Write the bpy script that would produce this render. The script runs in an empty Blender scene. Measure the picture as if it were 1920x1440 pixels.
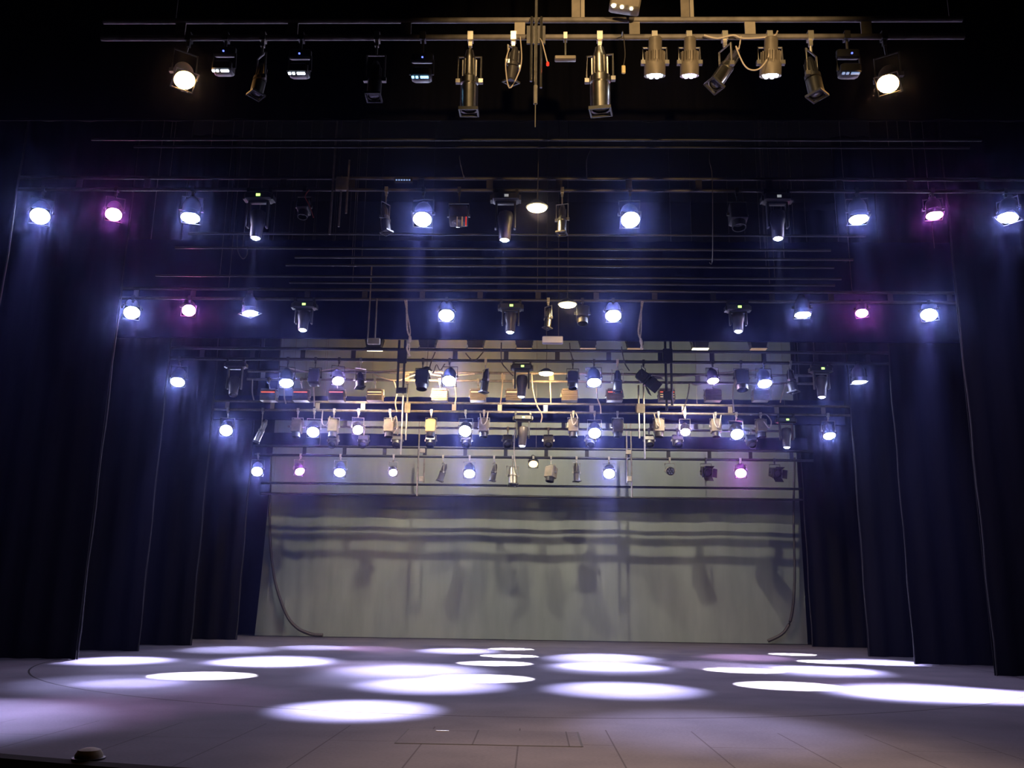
import bpy, math, random
from mathutils import Vector as V, Matrix
random.seed(7)
S = bpy.context.scene
COL = S.collection

# ------------------------------------------------------------------ camera
FPX, PITCH, YAW, ROLL, EYE = 1700.0, math.radians(13.46), math.radians(1.6), math.radians(.85), V((0, 0, .9))
FW = V((-math.sin(YAW)*math.cos(PITCH), math.cos(YAW)*math.cos(PITCH), math.sin(PITCH)))
_r = V((math.cos(YAW), math.sin(YAW), 0)); _u = _r.cross(FW)
RT = _r*math.cos(ROLL) + _u*math.sin(ROLL)
UP = _u*math.cos(ROLL) - _r*math.sin(ROLL)
cam = bpy.data.cameras.new('camera'); cam.sensor_width = 36; cam.lens = 36*FPX/1920
cam.clip_start = .05; cam.clip_end = 200
co = bpy.data.objects.new('camera', cam); COL.objects.link(co); S.camera = co
co.matrix_world = Matrix(((RT.x, UP.x, -FW.x, EYE.x), (RT.y, UP.y, -FW.y, EYE.y), (RT.z, UP.z, -FW.z, EYE.z), (0, 0, 0, 1)))

def ray(x, y): return FW + RT*((x-960)/FPX) - UP*((y-720)/FPX)
def at(x, y, Y): d = ray(x, y); return EYE + d*(Y/d.y)          # point of a pixel on the upright plane at depth Y
def fl(x, y, z=0): d = ray(x, y); return EYE + d*((z-EYE.z)/d.z)  # point of a pixel on the stage floor

# ------------------------------------------------------------------ world, exposure, lights
w = bpy.data.worlds.new('world'); S.world = w; w.use_nodes = True
w.node_tree.nodes['Background'].inputs[0].default_value = (.25, .3, 1, 1)
w.node_tree.nodes['Background'].inputs[1].default_value = .0012
S.view_settings.view_transform = 'Standard'; S.view_settings.look = 'None'
S.view_settings.exposure = 0; S.view_settings.gamma = 1; S.view_settings.use_curve_mapping = False
S.cycles.use_denoising = True; S.cycles.use_adaptive_sampling = True; S.cycles.adaptive_threshold = .025
S.cycles.max_bounces = 4; S.cycles.diffuse_bounces = 2; S.cycles.volume_bounces = 0
S.cycles.sample_clamp_indirect = 3
HAZE, PAR_W, HEAD_W, LENS_E = .0029, 54000, 30000, 290

def spot(name, loc, target, watts, col, angle, blend, rad=.05, parent=None):
    l = bpy.data.lights.new(name, 'SPOT'); l.energy = watts; l.color = col
    l.spot_size = math.radians(angle); l.spot_blend = blend; l.shadow_soft_size = rad
    o = bpy.data.objects.new(name, l); COL.objects.link(o)
    q = (V(target)-V(loc)).to_track_quat('-Z', 'Y').to_matrix().to_4x4()
    if parent:
        o.parent = parent; o.matrix_local = Matrix.Translation(V(loc)-parent.location) @ q
    else: o.matrix_world = Matrix.Translation(V(loc)) @ q
    return o
WARM = (1, .66, .3)
spot('house_lamp', (-.6, .5, 8.6), (.95, 6.5, 5.0), 900, WARM, 28, .7, .12)
spot('house_lamp', (2.3, -2, 3.0), (.85, 6.5, 5.1), 3000, WARM, 23, .7, .1)     # auditorium lamps over the front rows
spot('house_lamp', (2.2, -3, 8), (.9, 5.2, 0), 18000, (1, .68, .42), 26, 1, .3)

# ------------------------------------------------------------------ materials
def mat(name, base=(.5, .5, .5), rough=.5, metal=0, emit=None, es=0, noise=0, nscale=8, spec=.5, stretch=None):
    m = bpy.data.materials.new(name); m.use_nodes = True; nt = m.node_tree; b = nt.nodes['Principled BSDF']
    b.inputs['Base Color'].default_value = (*base, 1); b.inputs['Roughness'].default_value = rough
    b.inputs['Metallic'].default_value = metal; b.inputs['Specular IOR Level'].default_value = spec
    if emit: b.inputs['Emission Color'].default_value = (*emit, 1); b.inputs['Emission Strength'].default_value = es
    if noise:
        tc = nt.nodes.new('ShaderNodeTexCoord'); n = nt.nodes.new('ShaderNodeTexNoise'); n.inputs['Scale'].default_value = nscale
        n.inputs['Detail'].default_value = 6
        src = tc.outputs['Object']
        if stretch:
            mp = nt.nodes.new('ShaderNodeMapping'); mp.inputs['Scale'].default_value = stretch
            nt.links.new(src, mp.inputs[0]); src = mp.outputs[0]
        nt.links.new(src, n.inputs['Vector'])
        r = nt.nodes.new('ShaderNodeValToRGB')
        r.color_ramp.elements[0].color = (*[c*(1-noise) for c in base], 1); r.color_ramp.elements[1].color = (*[min(1, c*(1+noise)) for c in base], 1)
        r.color_ramp.elements[0].position = .3; r.color_ramp.elements[1].position = .7
        nt.links.new(n.outputs['Fac'], r.inputs[0]); nt.links.new(r.outputs[0], b.inputs['Base Color'])
    return m
M = dict(
    black=mat('black_painted_metal', (.009, .009, .01), .5, 0, noise=.3),
    can=mat('dark_lamp_housing', (.05, .045, .045), .42, .3, noise=.25),
    brown=mat('worn_brown_housing', (.2, .17, .14), .5, .3, noise=.25),
    steel=mat('scratched_steel', (.42, .4, .37), .34, .85, noise=.25, nscale=12),
    alu=mat('brushed_aluminium', (.62, .6, .56), .28, 1, noise=.12, nscale=20),
    pipe=mat('grey_steel_pipe', (.17, .15, .14), .6, .2, noise=.3, nscale=10),
    plate=mat('spacer_plate', (.32, .28, .23), .55, .2, noise=.2),
    clamp=mat('bright_clamp', (.7, .66, .58), .35, .8, noise=.15),
    cable=mat('pale_cable', (.55, .47, .4), .6, noise=.15), dcable=mat('black_cable', (.045, .04, .04), .6),
    rope=mat('rope', (.4, .34, .28), .9, noise=.3, nscale=40),
    leg=mat('black_stage_velvet', (.0032, .003, .0036), 1, noise=.35, nscale=3, spec=.1, stretch=(6, 6, .4)),
    hem=mat('black_curtain_hem', (.014, .014, .016), .8, noise=.2, spec=.3),
    navy=mat('navy_border_cloth', (.002, .0035, .03), 1, noise=.25, nscale=3, spec=.1),
    back=mat('grey_backdrop_canvas', (.2, .226, .222), .95, noise=.09, nscale=1.6, spec=.1, stretch=(2.5, 1, .5)),
    wall=mat('black_wall_paint', (.008, .008, .009), .95, noise=.2), 
    gel=mat('gel_frame', (.06, .06, .065), .5, .4),
    glass=mat('dark_glass_lens', (.12, .12, .13), .08, .2), bare=mat('pale_panel', (.42, .4, .5), .5, noise=.1),
    yellow=mat('yellowed_metal_plate', (.72, .58, .3), .5, noise=.1),
    white=mat('lit_white_lens', (.8, .8, .8), .3, emit=(.6, .66, 1), es=LENS_E),
    pink=mat('lit_pink_lens', (.8, .7, .8), .3, emit=(1, .2, .55), es=LENS_E),
    lilac=mat('lit_lilac_lens', (.8, .7, .8), .3, emit=(.9, .62, 1), es=LENS_E),
    warm=mat('lit_warm_lens', (.8, .7, .6), .3, emit=(1, .5, .13), es=LENS_E),
    amber=mat('lit_amber_lens', (.8, .7, .6), .3, emit=(1, .62, .2), es=9),
    bulb=mat('lit_bulb', (.8, .8, .7), .3, emit=(1, .82, .42), es=14),
    ledw=mat('lit_led_strip', (.8, .8, .8), .3, emit=(.75, .85, 1), es=5),
    ledb=mat('blue_led_strip', (.5, .6, .8), .3, emit=(.2, .45, 1), es=.5),
    dot=mat('blue_indicator', (.1, .1, .8), .3, emit=(.1, .15, 1), es=3),
    green=mat('green_display', (.3, .8, .2), .3, emit=(.5, 1, .2), es=2.2),
    grey=mat('white_display', (.6, .6, .6), .3, emit=(.7, .75, .8), es=.35),
    redv=mat('red_glowing_vent', (.8, .2, .1), .4, emit=(1, .13, .07), es=1.1),
    goldv=mat('gold_glowing_vent', (.8, .6, .3), .4, emit=(1, .7, .28), es=1.5),
    red=mat('red_plastic', (.7, .03, .02), .4, emit=(1, .05, .02), es=.5),
    foot=mat('yellowish_cap', (.1, .08, .04), .8, noise=.2),
)
# stage floor: grey boards with scuffs, a revolve joint and plank joints near the front
def floor_material():
    m = bpy.data.materials.new('grey_stage_floor'); m.use_nodes = True; nt = m.node_tree; N = nt.nodes; L = nt.links.new
    b = N['Principled BSDF']; b.inputs['Roughness'].default_value = .85; b.inputs['Specular IOR Level'].default_value = .03
    tc = N.new('ShaderNodeTexCoord')
    n1 = N.new('ShaderNodeTexNoise'); n1.inputs['Scale'].default_value = 1.1; n1.inputs['Detail'].default_value = 8; L(tc.outputs['Object'], n1.inputs[0])
    n2 = N.new('ShaderNodeTexNoise'); n2.inputs['Scale'].default_value = 45; n2.inputs['Detail'].default_value = 4; L(tc.outputs['Object'], n2.inputs[0])
    def math_(op, a, c=None):
        q = N.new('ShaderNodeMath'); q.operation = op
        for i, v in enumerate((a, c)):
            if v is None: continue
            if isinstance(v, (int, float)): q.inputs[i].default_value = v
            else: L(v, q.inputs[i])
        return q.outputs[0]
    f = math_('ADD', math_('MULTIPLY', n1.outputs[0], .7), math_('MULTIPLY', n2.outputs[0], .3))
    r = N.new('ShaderNodeValToRGB'); L(f, r.inputs[0])
    r.color_ramp.elements[0].position = .3; r.color_ramp.elements[1].position = .75
    r.color_ramp.elements[0].color = (.048, .046, .058, 1); r.color_ramp.elements[1].color = (.09, .085, .102, 1)
    sx = N.new('ShaderNodeSeparateXYZ'); L(tc.outputs['Object'], sx.inputs[0]); X, Y = sx.outputs[0], sx.outputs[1]
    dx = math_('SUBTRACT', X, -.1); dy = math_('SUBTRACT', Y, 14.4)
    d = math_('SQRT', math_('ADD', math_('MULTIPLY', dx, dx), math_('MULTIPLY', dy, dy)))
    ring = math_('LESS_THAN', math_('ABSOLUTE', math_('SUBTRACT', d, 6.75)), .011)
    br = N.new('ShaderNodeTexBrick'); mp = N.new('ShaderNodeMapping'); L(tc.outputs['Object'], mp.inputs[0]); L(mp.outputs[0], br.inputs[0])
    mp.inputs['Rotation'].default_value = (0, 0, math.radians(90)); mp.inputs['Location'].default_value = (.27, .1, 0)
    br.inputs['Scale'].default_value = 1; br.inputs['Brick Width'].default_value = 2.4; br.inputs['Row Height'].default_value = .62
    br.inputs['Mortar Size'].default_value = .005; br.inputs['Mortar Smooth'].default_value = 0
    plank = math_('MULTIPLY', br.outputs['Fac'], math_('LESS_THAN', Y, 7.0))
    mask = math_('MAXIMUM', ring, math_('MULTIPLY', plank, .55))
    mx = N.new('ShaderNodeMixRGB'); L(mask, mx.inputs[0]); L(r.outputs[0], mx.inputs[1]); mx.inputs[2].default_value = (.012, .011, .012, 1)
    L(mx.outputs[0], b.inputs['Base Color'])
    return m
M['floor'] = floor_material()

# ------------------------------------------------------------------ mesh helpers
class MB:
    def __init__(s): s.v = []; s.f = []
    def add(s, vs, fs):
        o = len(s.v); s.v += [tuple(p) for p in vs]; s.f += [tuple(i+o for i in f) for f in fs]; return s
    def box(s, c, d, rot=None, bev=0):
        c = V(c); x, y, z = [q/2 for q in d]
        if bev <= 0:
            vs = [V((a*x, b*y, e*z)) for e in (-1, 1) for a, b in ((-1, -1), (1, -1), (1, 1), (-1, 1))]
            fs = [(3, 2, 1, 0), (4, 5, 6, 7), (0, 1, 5, 4), (1, 2, 6, 5), (2, 3, 7, 6), (3, 0, 4, 7)]
        else:                                   # chamfered along z edges and at both ends
            def ringp(i, zz): return [V((sx*(x-i-(bev if k else 0)), sy*(y-i-(0 if k else bev)), zz)) for sx, sy, k in ((1, -1, 0), (1, 1, 0), (1, 1, 1), (-1, 1, 1), (-1, 1, 0), (-1, -1, 0), (-1, -1, 1), (1, -1, 1))]
            vs = ringp(bev, -z)+ringp(0, -z+bev)+ringp(0, z-bev)+ringp(bev, z)
            fs = [tuple(range(7, -1, -1)), tuple(range(24, 32))]+[(8*j+i, 8*j+(i+1) % 8, 8*j+8+(i+1) % 8, 8*j+8+i) for j in range(3) for i in range(8)]
        if rot: vs = [rot @ p for p in vs]
        return s.add([p+c for p in vs], fs)
    def lathe(s, prof, n=20, c=(0, 0, 0), cap0=True, cap1=True):      # profile (r, z) round local z
        vs = [(c[0]+r*math.cos(2*math.pi*i/n), c[1]+r*math.sin(2*math.pi*i/n), c[2]+z) for r, z in prof for i in range(n)]
        k = len(prof); fs = [(j*n+i, j*n+(i+1) % n, (j+1)*n+(i+1) % n, (j+1)*n+i) for j in range(k-1) for i in range(n)]
        if cap0: fs.append(tuple(range(n-1, -1, -1)))
        if cap1: fs.append(tuple((k-1)*n+i for i in range(n)))
        return s.add(vs, fs)
    def tube(s, pts, r, n=8):
        pts = [V(p) for p in pts]; vs = []
        for i, p in enumerate(pts):
            t = (pts[min(i+1, len(pts)-1)]-pts[max(i-1, 0)]).normalized()
            a = t.cross(V((0, 0, 1)) if abs(t.z) < .9 else V((1, 0, 0))).normalized(); b = t.cross(a)
            vs += [p+(a*math.cos(2*math.pi*k/n)+b*math.sin(2*math.pi*k/n))*(r[i] if isinstance(r, list) else r) for k in range(n)]
        m = len(pts); fs = [(j*n+i, j*n+(i+1) % n, (j+1)*n+(i+1) % n, (j+1)*n+i) for j in range(m-1) for i in range(n)]
        fs += [tuple(range(n-1, -1, -1)), tuple((m-1)*n+i for i in range(n))]
        return s.add(vs, fs)
    def mesh(s, name, m, smooth=True):
        me = bpy.data.meshes.new(name); me.from_pydata(s.v, [], s.f); me.materials.append(M[m])
        me.validate()
        import bmesh
        bm = bmesh.new(); bm.from_mesh(me); bmesh.ops.recalc_face_normals(bm, faces=bm.faces)
        if smooth:
            for f in bm.faces: f.smooth = True
            for e in bm.edges:
                if len(e.link_faces) == 2 and e.calc_face_angle(0) > math.radians(38): e.smooth = False
        bm.to_mesh(me); bm.free()
        return me
def link(name, me, parent=None, local=None):
    o = bpy.data.objects.new(name, me); COL.objects.link(o)
    if parent: o.parent = parent
    if local is not None: o.matrix_local = local
    return o
def build(name, mb, m, parent=None, local=None): return link(name, mb.mesh(name, m), parent, local)
def tag(o, label=None, cat=None, group=None, kind=None):
    for k, v in (('label', label), ('category', cat), ('group', group), ('kind', kind)):
        if v: o[k] = v
    return o
def empty(name, loc):
    o = bpy.data.objects.new(name, None); COL.objects.link(o); o.location = loc; o.empty_display_size = .1; return o
CACHE = {}
def proto(key, fn):
    if key not in CACHE: CACHE[key] = fn()
    return CACHE[key]
ORD = ['leftmost', 'second from left', 'third from left', 'fourth from left', 'fifth from left', 'sixth from left', 'seventh from left',
       'eighth from left', 'ninth from left', 'tenth from left', 'eleventh from left', 'twelfth from left', 'thirteenth from left', 'fourteenth from left']
REG = {}                                        # (look, where) -> things, to tell look-alikes apart by their order along the bar
def reg(o, look, where, x): REG.setdefault((look, where), []).append((x, o))
def write_labels():
    for (look, where), l in REG.items():
        l.sort(key=lambda t: t[0])
        for i, (x, o) in enumerate(l):
            if len(l) == 1: o['label'] = f'{look} on {where}' if where else look
            elif len(l) == 2: o['label'] = f'{look}, {("left", "right")[i]} one of two on {where}'
            else: o['label'] = f'{look}, {"rightmost" if i == len(l)-1 else ORD[i]} on {where}'

# ------------------------------------------------------------------ setting
BACK_Y, CEIL = 22.3, 11.985
def front(x): return 5.0+.055*min(abs(x), 6)**2
mb = MB(); xs = [-10+i*.5 for i in range(41)]; n = len(xs)
vs = [(x, front(x), 0) for x in xs]+[(x, 24, 0) for x in xs]+[(x, front(x), -1) for x in xs]+[(x, 24, -1) for x in xs]
fs = [(i, i+1, n+i+1, n+i) for i in range(n-1)]+[(2*n+i+1, 2*n+i, 3*n+i, 3*n+i+1) for i in range(n-1)]+[(2*n+i, 2*n+i+1, i+1, i) for i in range(n-1)]+[(n+i, n+i+1, 3*n+i+1, 3*n+i) for i in range(n-1)]
fs += [(0, n, 3*n, 2*n), (n-1, 3*n-1, 4*n-1, 2*n-1)]
mb.add(vs, fs); tag(build('floor', mb, 'floor'), kind='structure')
mb = MB(); mb.tube([(x, front(x)-.02, -.05) for x in xs], .055, 8); tag(build('trim_1', mb, 'wall'), kind='structure')
for nm, c, d in (('wall_left', (-10.1, 10, 5.5), (.2, 28, 13)), ('wall_right', (10.1, 10, 5.5), (.2, 28, 13)), ('wall_back', (0, 24.1, 5.5), (20.4, .2, 13)),
                 ('ceiling', (0, 10, 12.1), (20.4, 28.4, .2)), ('floor_auditorium', (0, .5, -1.1), (20.4, 9.4, .2))):
    tag(build(nm, MB().box(c, d), 'wall'), kind='structure')

def cloth(name, x0, x1, y, z0, z1, m, amp=.05, wl=.35, flare=0, thick=.012, nz=8, parent=None, seed=0):
    rr = random.Random(seed); W = x1-x0; nx = max(8, int(W/wl*8)); ph = rr.random()*6
    pts = []
    for j in range(nz+1):
        t = j/nz; z = z0+(z1-z0)*t
        for i in range(nx+1):
            u = x0+W*i/nx
            a = amp*(1-.35*t)*(math.sin(2*math.pi*u/wl+ph+.25*math.sin(t*3+u))+.35*math.sin(2*math.pi*u/wl*.37+ph*2))
            pts.append((u, y+a, z+(.004*math.sin(u*4) if j == 0 and z0 > .1 else 0)))
    k = len(pts); q = nx+1
    vs = pts+[(a, b+thick, c) for a, b, c in pts]
    fs = []
    for j in range(nz):
        for i in range(nx):
            a = j*q+i; fs += [(a, a+1, a+q+1, a+q), (k+a+1, k+a, k+a+q, k+a+q+1)]
    for i in range(nx): fs += [(i+1, i, k+i, k+i+1), (nz*q+i, nz*q+i+1, k+nz*q+i+1, k+nz*q+i)]
    for j in range(nz): fs += [(j*q, (j+1)*q, k+(j+1)*q, k+j*q), ((j+1)*q+nx, j*q+nx, k+j*q+nx, k+(j+1)*q+nx)]
    return build(name, MB().add(vs, fs), m, parent)

# grey backdrop canvas: hangs nearly flat, gentle waves, drawn in at the lower left
def backdrop():
    x0, x1 = -6.58, 6.42; nx, nz = 90, 40; z1 = 7.6; vs = []
    for j in range(nz+1):
        t = j/nz; z = .012+(z1-.012)*t
        for i in range(nx+1):
            u = x0+(x1-x0)*i/nx; e = max(0, 1-(u-x0)/2.2)
            dy = .012*math.sin(u*2.1+1.3)+.006*math.sin(u*5.3)+e*.05*math.sin(u*16+t*4)*(1-t)
            vs.append((u-(.12 if i == 0 else 0)*(1-t)**3, BACK_Y+dy, z))
    k = len(vs); q = nx+1; vs += [(a, b+.012, c) for a, b, c in vs]; fs = []
    for j in range(nz):
        for i in range(nx):
            a = j*q+i; fs += [(a, a+1, a+q+1, a+q), (k+a+1, k+a, k+a+q, k+a+q+1)]
    for i in range(nx): fs += [(i+1, i, k+i, k+i+1), (nz*q+i, nz*q+i+1, k+nz*q+i+1, k+nz*q+i)]
    for j in range(nz): fs += [(j*q, (j+1)*q, k+(j+1)*q, k+j*q), ((j+1)*q+nx, j*q+nx, k+j*q+nx, k+(j+1)*q+nx)]
    o = build('backdrop', MB().add(vs, fs), 'back'); tag(o, 'wide grey canvas backdrop hanging across the rear of the stage', 'backdrop')
    build('batten_pipe', MB().tube([(x0-.2, BACK_Y, z1), (x1+.2, BACK_Y, z1)], .03), 'pipe', o)
    for wx in (-5, 5): build('hanging_wire', MB().tube([(wx, BACK_Y, z1), (wx, BACK_Y, CEIL)], .005, 5), 'pipe', o)
backdrop()
def shadow_band(pts, r, label):
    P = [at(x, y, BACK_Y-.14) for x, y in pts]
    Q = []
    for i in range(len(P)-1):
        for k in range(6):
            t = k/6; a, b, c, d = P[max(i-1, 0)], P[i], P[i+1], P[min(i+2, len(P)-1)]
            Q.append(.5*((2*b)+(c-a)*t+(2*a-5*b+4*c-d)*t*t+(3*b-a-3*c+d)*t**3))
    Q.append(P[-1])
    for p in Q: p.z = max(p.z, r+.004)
    tag(build('cable', MB().tube(Q, [r*(.6+.4*i/(len(Q)-1)) for i in range(len(Q))]), 'dcable'), label, 'cable', 'dark tubes for shadows along the backdrop edges')  # this cable is a dark tube added for the backdrop's curved edge shadow
shadow_band([(508, 850), (506, 940), (507, 1020), (516, 1090), (536, 1150), (556, 1176), (580, 1188), (605, 1193)], .045, 'dark tube added for the curved shadow down the left edge of the grey backdrop')
shadow_band([(1490, 858), (1488, 960), (1490, 1080), (1485, 1150), (1470, 1185), (1440, 1202)], .04, 'dark tube added for the curved shadow down the right edge of the grey backdrop')

# black wing curtains; their onstage edges are rolled hems
LEGS = [('L', -6.85, 10.85, 0), ('L', -6.5, 13.3, 1), ('L', -6.55, 15.45, 2), ('L', -6.42, 17.45, 3), ('L', -6.42, 20.1, 4),
        ('R', 6.5, 10.85, 0), ('R', 6.3, 13.1, 1), ('R', 6.12, 15.4, 2), ('R', 6.14, 17.5, 3), ('R', 6.2, 21.2, 4)]
for sd, x, y, i in LEGS:
    s = -1 if sd == 'L' else 1
    o = cloth('wing_curtain', min(x, s*9.9), max(x, s*9.9), y, .004, 10.5, 'leg', .05, .42, seed=i*3+(s > 0))
    side = 'left' if s < 0 else 'right'
    tag(o, f'tall black wing curtain on the {side}, {["nearest to the stage front", "second from the stage front", "third from the stage front", "fourth from the stage front", "closest to the grey backdrop"][i]}', 'curtain', f'black wing curtains on the {side}')
    build('hem', MB().tube([(x+.01*math.sin(k*1.7), y-.01, .004+10.4*k/24) for k in range(25)], .013), 'hem', o)
# borders across the top
def border(name, y, pyb, pyt, m, label, x0=-9.8, x1=9.8, amp=.03):
    z0 = at(985, pyb, y).z; z1 = at(985, pyt, y).z if pyt is not None else 11.6
    o = cloth(name, x0, x1, y, z0, z1, m, amp, .5, nz=3, seed=int(pyb)); tag(o, label, 'border curtain')
    build('bottom_hem', MB().tube([(x0, y, z0), (x1, y, z0)], .012), m, o)
    for wx in (x0+3, x1-3): build('hanging_wire', MB().tube([(wx, y, z1-.1), (wx, y, CEIL)], .005, 5), 'pipe', o)
border('border_curtain', 9.4, 225, None, 'leg', 'black border curtain behind the topmost lighting bar')
border('border_curtain', 14.75, 637, 452, 'navy', 'dark navy border curtain behind the lower eight-lamp bar')
border('border_curtain', 18.3, 791, 746, 'navy', 'navy cloth strip behind the crowded lamp bar', -7.4, 6.3)
border('border_curtain', 20.8, 839, 816, 'navy', 'navy cloth strip just above the lowest lamp bar', -6.9, 6.25)

# ------------------------------------------------------------------ battens
BAR, PIPES = {}, []
WHERE = dict(R0='the topmost bar', R1='the higher eight-lamp bar', R2='the lower eight-lamp bar', R3='the bar before gold-lit cloth', R3b='the flood box bar',
             R4='the crowded bar at the navy strip', R4b='the rail of dark cans', R5='the lowest lamp bar', RF='the dark bar of trapezoid floods')
def batten(key, Y, pt, pb, xa, xb, label, phase=None, pr=.024, wires=(-5, 0, 5), m='pipe'):
    zt = at(985, pt, Y).z if pt else None; zb = at(985, pb, Y).z
    BAR[key] = (Y, zb); PIPES.append((Y, zb))
    if pt: PIPES.append((Y, zt))
    t = empty('lighting_batten' if pt else 'rigging_pipe', (0, Y, zb)); tag(t, label, 'lighting bar' if pt else 'pipe', 'horizontal steel bars over the stage')
    X0, X1 = xa, xb
    def P(nm, z): build(nm, MB().tube([(X0, 0, z), (X1, 0, z)], pr, 10), m, t)
    P('bottom_pipe' if pt else 'pipe', 0)
    if pt:
        P('top_pipe', zt-zb)
        p0 = at(phase, pb, Y).x if phase else X0+.5
        k = math.ceil((X0+.1-p0)/.93)
        me = proto(('sp', key), lambda: MB().box((0, 0, (zt-zb)/2), (.085, .012, (zt-zb)-.02)).mesh('spacer', 'plate' if m == 'pipe' else m, False))
        while p0+k*.93 < X1-.05 and key != 'R6':
            link('spacer', me, t, Matrix.Translation((p0+k*.93, 0, 0))); k += 1
    for wx in wires: build('suspension_wire', MB().tube([(wx, 0, zt-zb if pt else 0), (wx, 0, CEIL-zb)], .004, 5), 'pipe', t)
    return t
batten('R0', 6.5, 38, 70, -3.6, 3.4, 'topmost double steel bar carrying gold-lit spotlights', 1190, wires=(-3, 3.3))
batten('R1', 11.2, 335, 357, -7.3, 6.7, 'double lighting bar carrying the higher row of eight bright lamps', 918, m='can')
batten('R2', 13.8, 545, 563, -7.1, 6.6, 'double lighting bar carrying the lower row of eight bright lamps', 900, m='can')
batten('R3', 15.9, 657, 677, -7.0, 6.4, 'dark double lighting bar in front of the gold-lit cloth', 853, m='black', pr=.028)
batten('R3b', 16.9, 700, 715, -5.6, 5.3, 'double lighting bar carrying the row of flood boxes', 762)
batten('R4', 18.0, 757, 773, -6.6, 6.3, 'crowded double lighting bar in front of the navy strip', 851)
batten('R4b', 18.9, 787, 804, -5.3, 5.2, 'double bar carrying the row of dark lens cans', 810)
batten('RF', 18.75, 612, 624, -4.8, 5.2, 'dark double bar carrying the trapezoid floods', 850, m='black')
batten('R5', 20.6, 841, 858, -6.5, 6.3, 'double lighting bar with the lowest row of lamps', 570, m='black', pr=.03)
batten('R6', 21.6, 911, 931, -6.6, 6.3, 'bare double bar just below the lowest lamp row', 640, m='black', pr=.028, wires=(-6.3, 6.0))
for i, (py, Y, a, b, nm) in enumerate([(262, 10.2, -5.6, 5.4, 'first'), (276, 10.5, -5.2, 5.4, 'second'), (440, 12.0, -5.0, 4.6, 'third'), (467, 12.3, -5.3, 4.2, 'fourth'), (484, 12.55, -3.6, 4.6, 'fifth'),
                         (499, 12.8, -3.8, 4.4, 'sixth'), (520, 13.1, -5.9, 4.6, 'seventh'), (532, 13.4, -3.9, 4.6, 'eighth')]):
    batten('F%d' % i, Y, None, py, a, b, f'bare thin dark steel pipe over the stage, {nm} counting down from the top', pr=.018, wires=(a+1, b-1), m='black')

# ------------------------------------------------------------------ lamp kinds (beam along local -z, pivot at origin)
def rotm(aim):
    return V(aim).to_track_quat('-Z', 'Y').to_matrix().to_4x4()
def par_meshes():
    h = MB().lathe([(.102, -.12), (.122, -.128), (.126, -.125), (.126, -.06), (.116, -.05), (.116, .07), (.1, .12), (.06, .16), (.055, .2), (.03, .21)], 24, cap0=False)
    return h.mesh('housing', 'black')
def disc(r, z, bulge=.012, m='white', n=20): return MB().lathe([(r, z), (r*.55, z-bulge)], n, cap0=False, cap1=True).mesh('lens', m)
def gel_mesh():
    mb = MB()
    for a in range(4):
        R = Matrix.Rotation(a*math.pi/2, 4, 'Z'); mb.box(R @ V((0, .128, -.136)), (.268, .014, .006), R.to_3x3())
    return mb.mesh('gel_frame', 'gel', False)
def hang(t, key, pv, half, aim, look='can', yh=.2):
    """clamp on the bar, stem and U yoke down to the pivot (coordinates relative to the thing's root)"""
    Y, zb = BAR[key]; a = V((1, 0, 0))
    d = V((aim[0], aim[1], 0))
    if d.length > .05: a = V((-d.y, d.x, 0)).normalized()
    if a.x < 0: a = -a
    top = V((0, 0, -.05)); pv = V(pv); yt = max(min(-pv.z-.1, yh), .03)
    c = pv+V((0, 0, yt))
    y = MB().tube([pv-a*half, c-a*half, c+a*half, pv+a*half], .009, 6)
    for s_ in (-1, 1): y.box(pv+a*half*s_, (.035, .035, .035))
    build('yoke', y, 'steel' if look != 'black' else 'black', t)
    s = MB().box((0, 0, 0), (.045, .065, .075)).box((0, 0, -.055), (.03, .03, .06)).tube([(0, 0, -.06), c], .011, 6)
    build('clamp', s, 'clamp' if look != 'black' else 'black', t)
def root(name, key, x, cat, look, px, group=None):
    Y, zb = BAR[key]; t = empty(name, (x, Y, zb)); t['category'] = cat; t['group'] = group or f'{cat}s on {WHERE[key]}'
    reg(t, look, WHERE[key], px); return t

def par(key, px, py, tgt, col='white', watts=None, angle=20, look=None, r=.118, hw=None):
    Y, zb = BAR[key]; L = at(px, py, Y)
    T = V(tgt) if len(tgt) == 3 else fl(*tgt)
    aim = (T-L).normalized()
    look = look or {'white': 'bright white glowing par lamp', 'pink': 'pink glowing par lamp', 'lilac': 'lilac glowing par lamp', 'warm': 'orange glowing round lamp', 'amber': 'dim amber lit lamp'}[col]
    t = root('par_lamp', key, L.x, 'lamp', look, px, f'lit par lamps on {WHERE[key]}')
    sc = r/.118; pv = L-aim*.125*sc-t.location; m4 = Matrix.Translation(pv) @ rotm(aim) @ Matrix.Scale(sc, 4)
    h = link('housing', proto('par', par_meshes), t, m4)
    link('lens', proto(('disc', col), lambda: disc(.118, -.13, .012, col)), h)
    link('gel_frame', proto('gel', gel_mesh), h)
    hang(t, key, pv, .14*sc, aim, look='black' if key in ('R0', 'R1', 'R2', 'R3') else 'can')
    c = {'white': (.58, .56, 1), 'pink': (.85, .5, 1), 'lilac': (.72, .58, 1), 'warm': (1, .6, .25), 'amber': (1, .65, .3)}[col]
    w_ = PAR_W if watts is None else watts*2.4
    if w_: spot('beam', L+aim*.05, T, w_, c, angle, 1, .09, t)
    return t

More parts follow.
